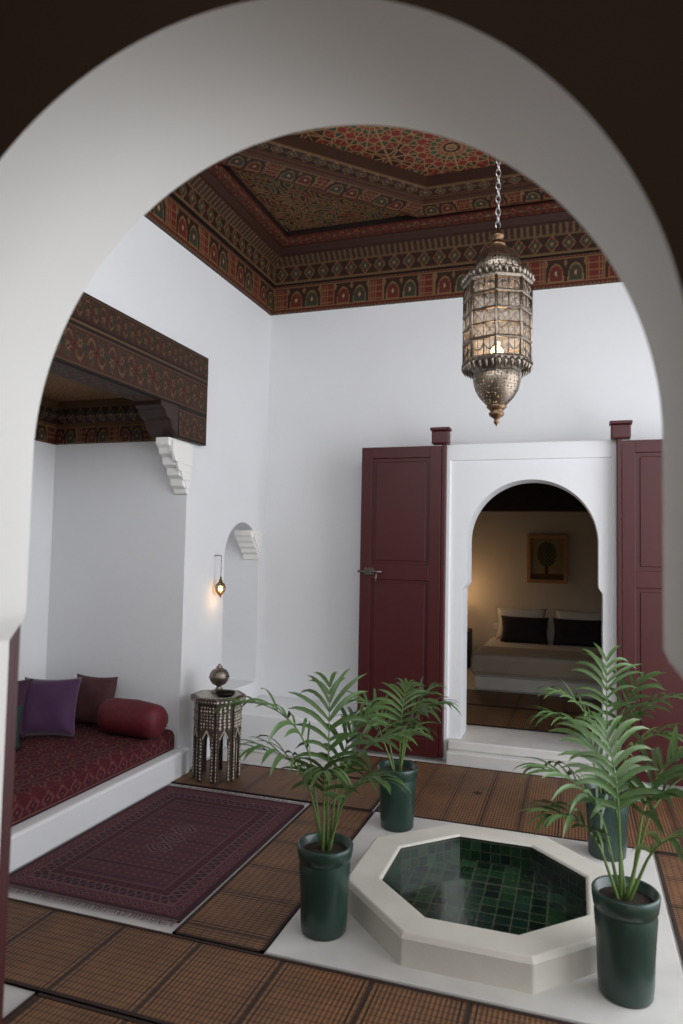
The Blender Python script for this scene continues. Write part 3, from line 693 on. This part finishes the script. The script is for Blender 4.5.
# ------------------------------------------------------------------ bedroom
box('floor_bedroom',-2.4,2.0,5.93,9.6,.03,.15,STONE2)
box('wall_bedroom_back',-2.4,2.0,9.4,9.55,.15,2.7,CREAM)
box('wall_bedroom_left',-1.75,-1.6,5.93,9.4,.15,2.7,CREAM)
box('wall_bedroom_right',1.3,1.45,5.93,9.4,.15,2.7,CREAM)
box('ceiling_bedroom',-2.4,2.0,5.93,9.55,2.66,2.8,WOOD)
box('trim_bedroom_frieze',-1.6,1.3,9.30,9.4,2.16,2.66,WOOD)
for i in range(8): box('trim_ceiling_joist_%d'%i,-1.6,1.3,6.2+i*.4,6.28+i*.4,2.58,2.66,WOOD)
floor_mat(7,-1.5,1.2,6.05,6.82,MX2,.15)
floor_mat(8,-1.5,1.2,6.84,7.56,MX2,.15)
bed=empty('bed')
SHEET=mat('bed_linen',(.62,.60,.56),.85,var=.06,bump=.15,bscale=8); DKP=mat('dark_cushion_cloth',lin(34,24,26),.85,var=.3)
bx0,bx1,by0,by1=-1.06,.50,7.62,9.36
box('bed_base',bx0+.03,bx1-.03,by0+.04,by1,.15,.30,SHEET,bed,b=.02)
box('mattress',bx0,bx1,by0,by1,.28,.52,SHEET,bed,b=.06)
box('folded_blanket',bx0-.01,bx1+.01,by0-.01,by0+.75,.30,.53,mat('blanket',lin(168,156,140),.9),bed,b=.05)
for i,(px,py,w,h,mm,zz,rx) in enumerate(((-.66,9.2,.62,.42,SHEET,.72,72),(.06,9.2,.62,.42,SHEET,.72,72),(-.60,8.95,.58,.36,DKP,.67,64),(.02,8.95,.58,.36,DKP,.67,64))):
    pillow('bed_pillow_%d'%i,w,h,.15,mm,(px,py,zz),(rx,0,0),bed)
pf=empty('framed_picture')
GOLD=mat('gilt_frame',lin(176,130,78),.5,metal=.2,var=.2)
x0,x1,z0,z1=-.60,-.10,1.24,1.86; y=9.36
for a in ((x0,x1,z0,z0+.045),(x0,x1,z1-.045,z1),(x0,x0+.045,z0+.045,z1-.045),(x1-.045,x1,z0+.045,z1-.045)): box('frame_bar',a[0],a[1],y,9.398,a[2],a[3],GOLD,pf,b=.004)
def pic(U,V):
    C=fill(U,c3(138,120,88))
    m=(abs(U-.205)<.02)&(V>.06)&(V<.25); C[m]=c3(52,40,28)
    m=((U-.205)**2/.014+(V-.33)**2/.026<1); C[m]=c3(58,64,48)
    m=m&(np.sin(U*120)*np.sin(V*110)>.2); C[m]=c3(98,88,58)
    m=V<.08; C[m]=c3(84,64,44); return C
panel('picture_canvas',(x0+.04,9.38,z0+.04),(1,0,0),(0,0,1),.42,.54,.008,pic,VC,pf)
nt_=empty('bedside_lamp')
box('nightstand',-1.59,-1.28,8.95,9.28,.15,.62,WOOD,b=.01)
lathe('lamp_base',[(0,0),(.06,0),(.06,.015),(.02,.03),(.03,.08),(.045,.13),(.03,.18),(.01,.2),(.01,.26)],20,BRASS,(-1.44,9.1,.62),parent=nt_)
SH=mat('lamp_shade_cloth',(.9,.7,.42),.8,emit=(1,.62,.28),estr=1.2)
lathe('lamp_shade',[(.12,.22),(.085,.42)],24,SH,(-1.44,9.1,.62),parent=nt_)
box('wall_socket',-1.02,-.90,9.385,9.4,.62,.70,PLA,b=.004)
# ------------------------------------------------------------------ lights
def area(name,loc,rot,sx,sy,e,c):
    l=bpy.data.lights.new(name,'AREA'); l.shape='RECTANGLE'; l.size=sx; l.size_y=sy; l.energy=e; l.color=c
    o=bpy.data.objects.new(name,l); COL.objects.link(o); o.location=loc; o.rotation_euler=[math.radians(a) for a in rot]; return o
area('fill_daylight_right',(XR+.25,3.2,1.9),(0,90,0),3.0,3.3,116,(.95,.97,1.))  # area lamp added at the made-up right opening, acts as daylight
area('fill_front_high',(-.38,YN+.2,3.35),(90-12,0,0),3.3,.7,46,(.94,.965,1.))  # second area lamp, added fill in the invented opening above the arch
def pt(name,loc,e,c,r=.05):
    l=bpy.data.lights.new(name,'POINT'); l.energy=e; l.color=c; l.shadow_soft_size=r; o=bpy.data.objects.new(name,l); COL.objects.link(o); o.location=loc
pt('lantern_light',(LX,LY,2.62),1.2,(1,.62,.3))
pt('niche_light',(XL+.10,4.86,1.19),.3,(1,.6,.28),.02)
pt('bedside_light',(-1.44,9.0,1.15),2.8,(1,.62,.33))
pt('fill_near_face',(-.2,-.9,2.5),9,(1,.90,.78),.15)  # unseen lamp added to brighten the near wall face and arch underside
w=bpy.data.worlds.new('World'); S.world=w; w.use_nodes=True
w.node_tree.nodes['Background'].inputs['Color'].default_value=(.80,.88,1,1); w.node_tree.nodes['Background'].inputs['Strength'].default_value=1.0
S.view_settings.view_transform='Standard'; S.view_settings.look='None'; S.view_settings.exposure=0
# ------------------------------------------------------------------ camera
f=698.5;yaw,pit,rol=.3243,.0555,.0204
cy,sy=math.cos(yaw),math.sin(yaw)
fw=np.array([-sy,cy,0]); rt=np.array([cy,sy,0]); up=np.array([0,0,1.])
c,s=math.cos(pit),math.sin(pit); Fv=fw*c+up*s; Uv=up*c-fw*s
c,s=math.cos(rol),math.sin(rol); Rv=rt*c+Uv*s; Uv=Uv*c-rt*s
cd=bpy.data.cameras.new('camera'); cam=bpy.data.objects.new('camera',cd); COL.objects.link(cam)
M=Matrix(((Rv[0],Uv[0],-Fv[0],0),(Rv[1],Uv[1],-Fv[1],0),(Rv[2],Uv[2],-Fv[2],1.6),(0,0,0,1)))
cam.matrix_world=M
cd.sensor_fit='VERTICAL'; cd.sensor_height=36; cd.sensor_width=24; cd.lens=f/1024*36; cd.clip_start=.05
cd.dof.use_dof=True; cd.dof.focus_distance=4.2; cd.dof.aperture_fstop=2.2
S.camera=cam
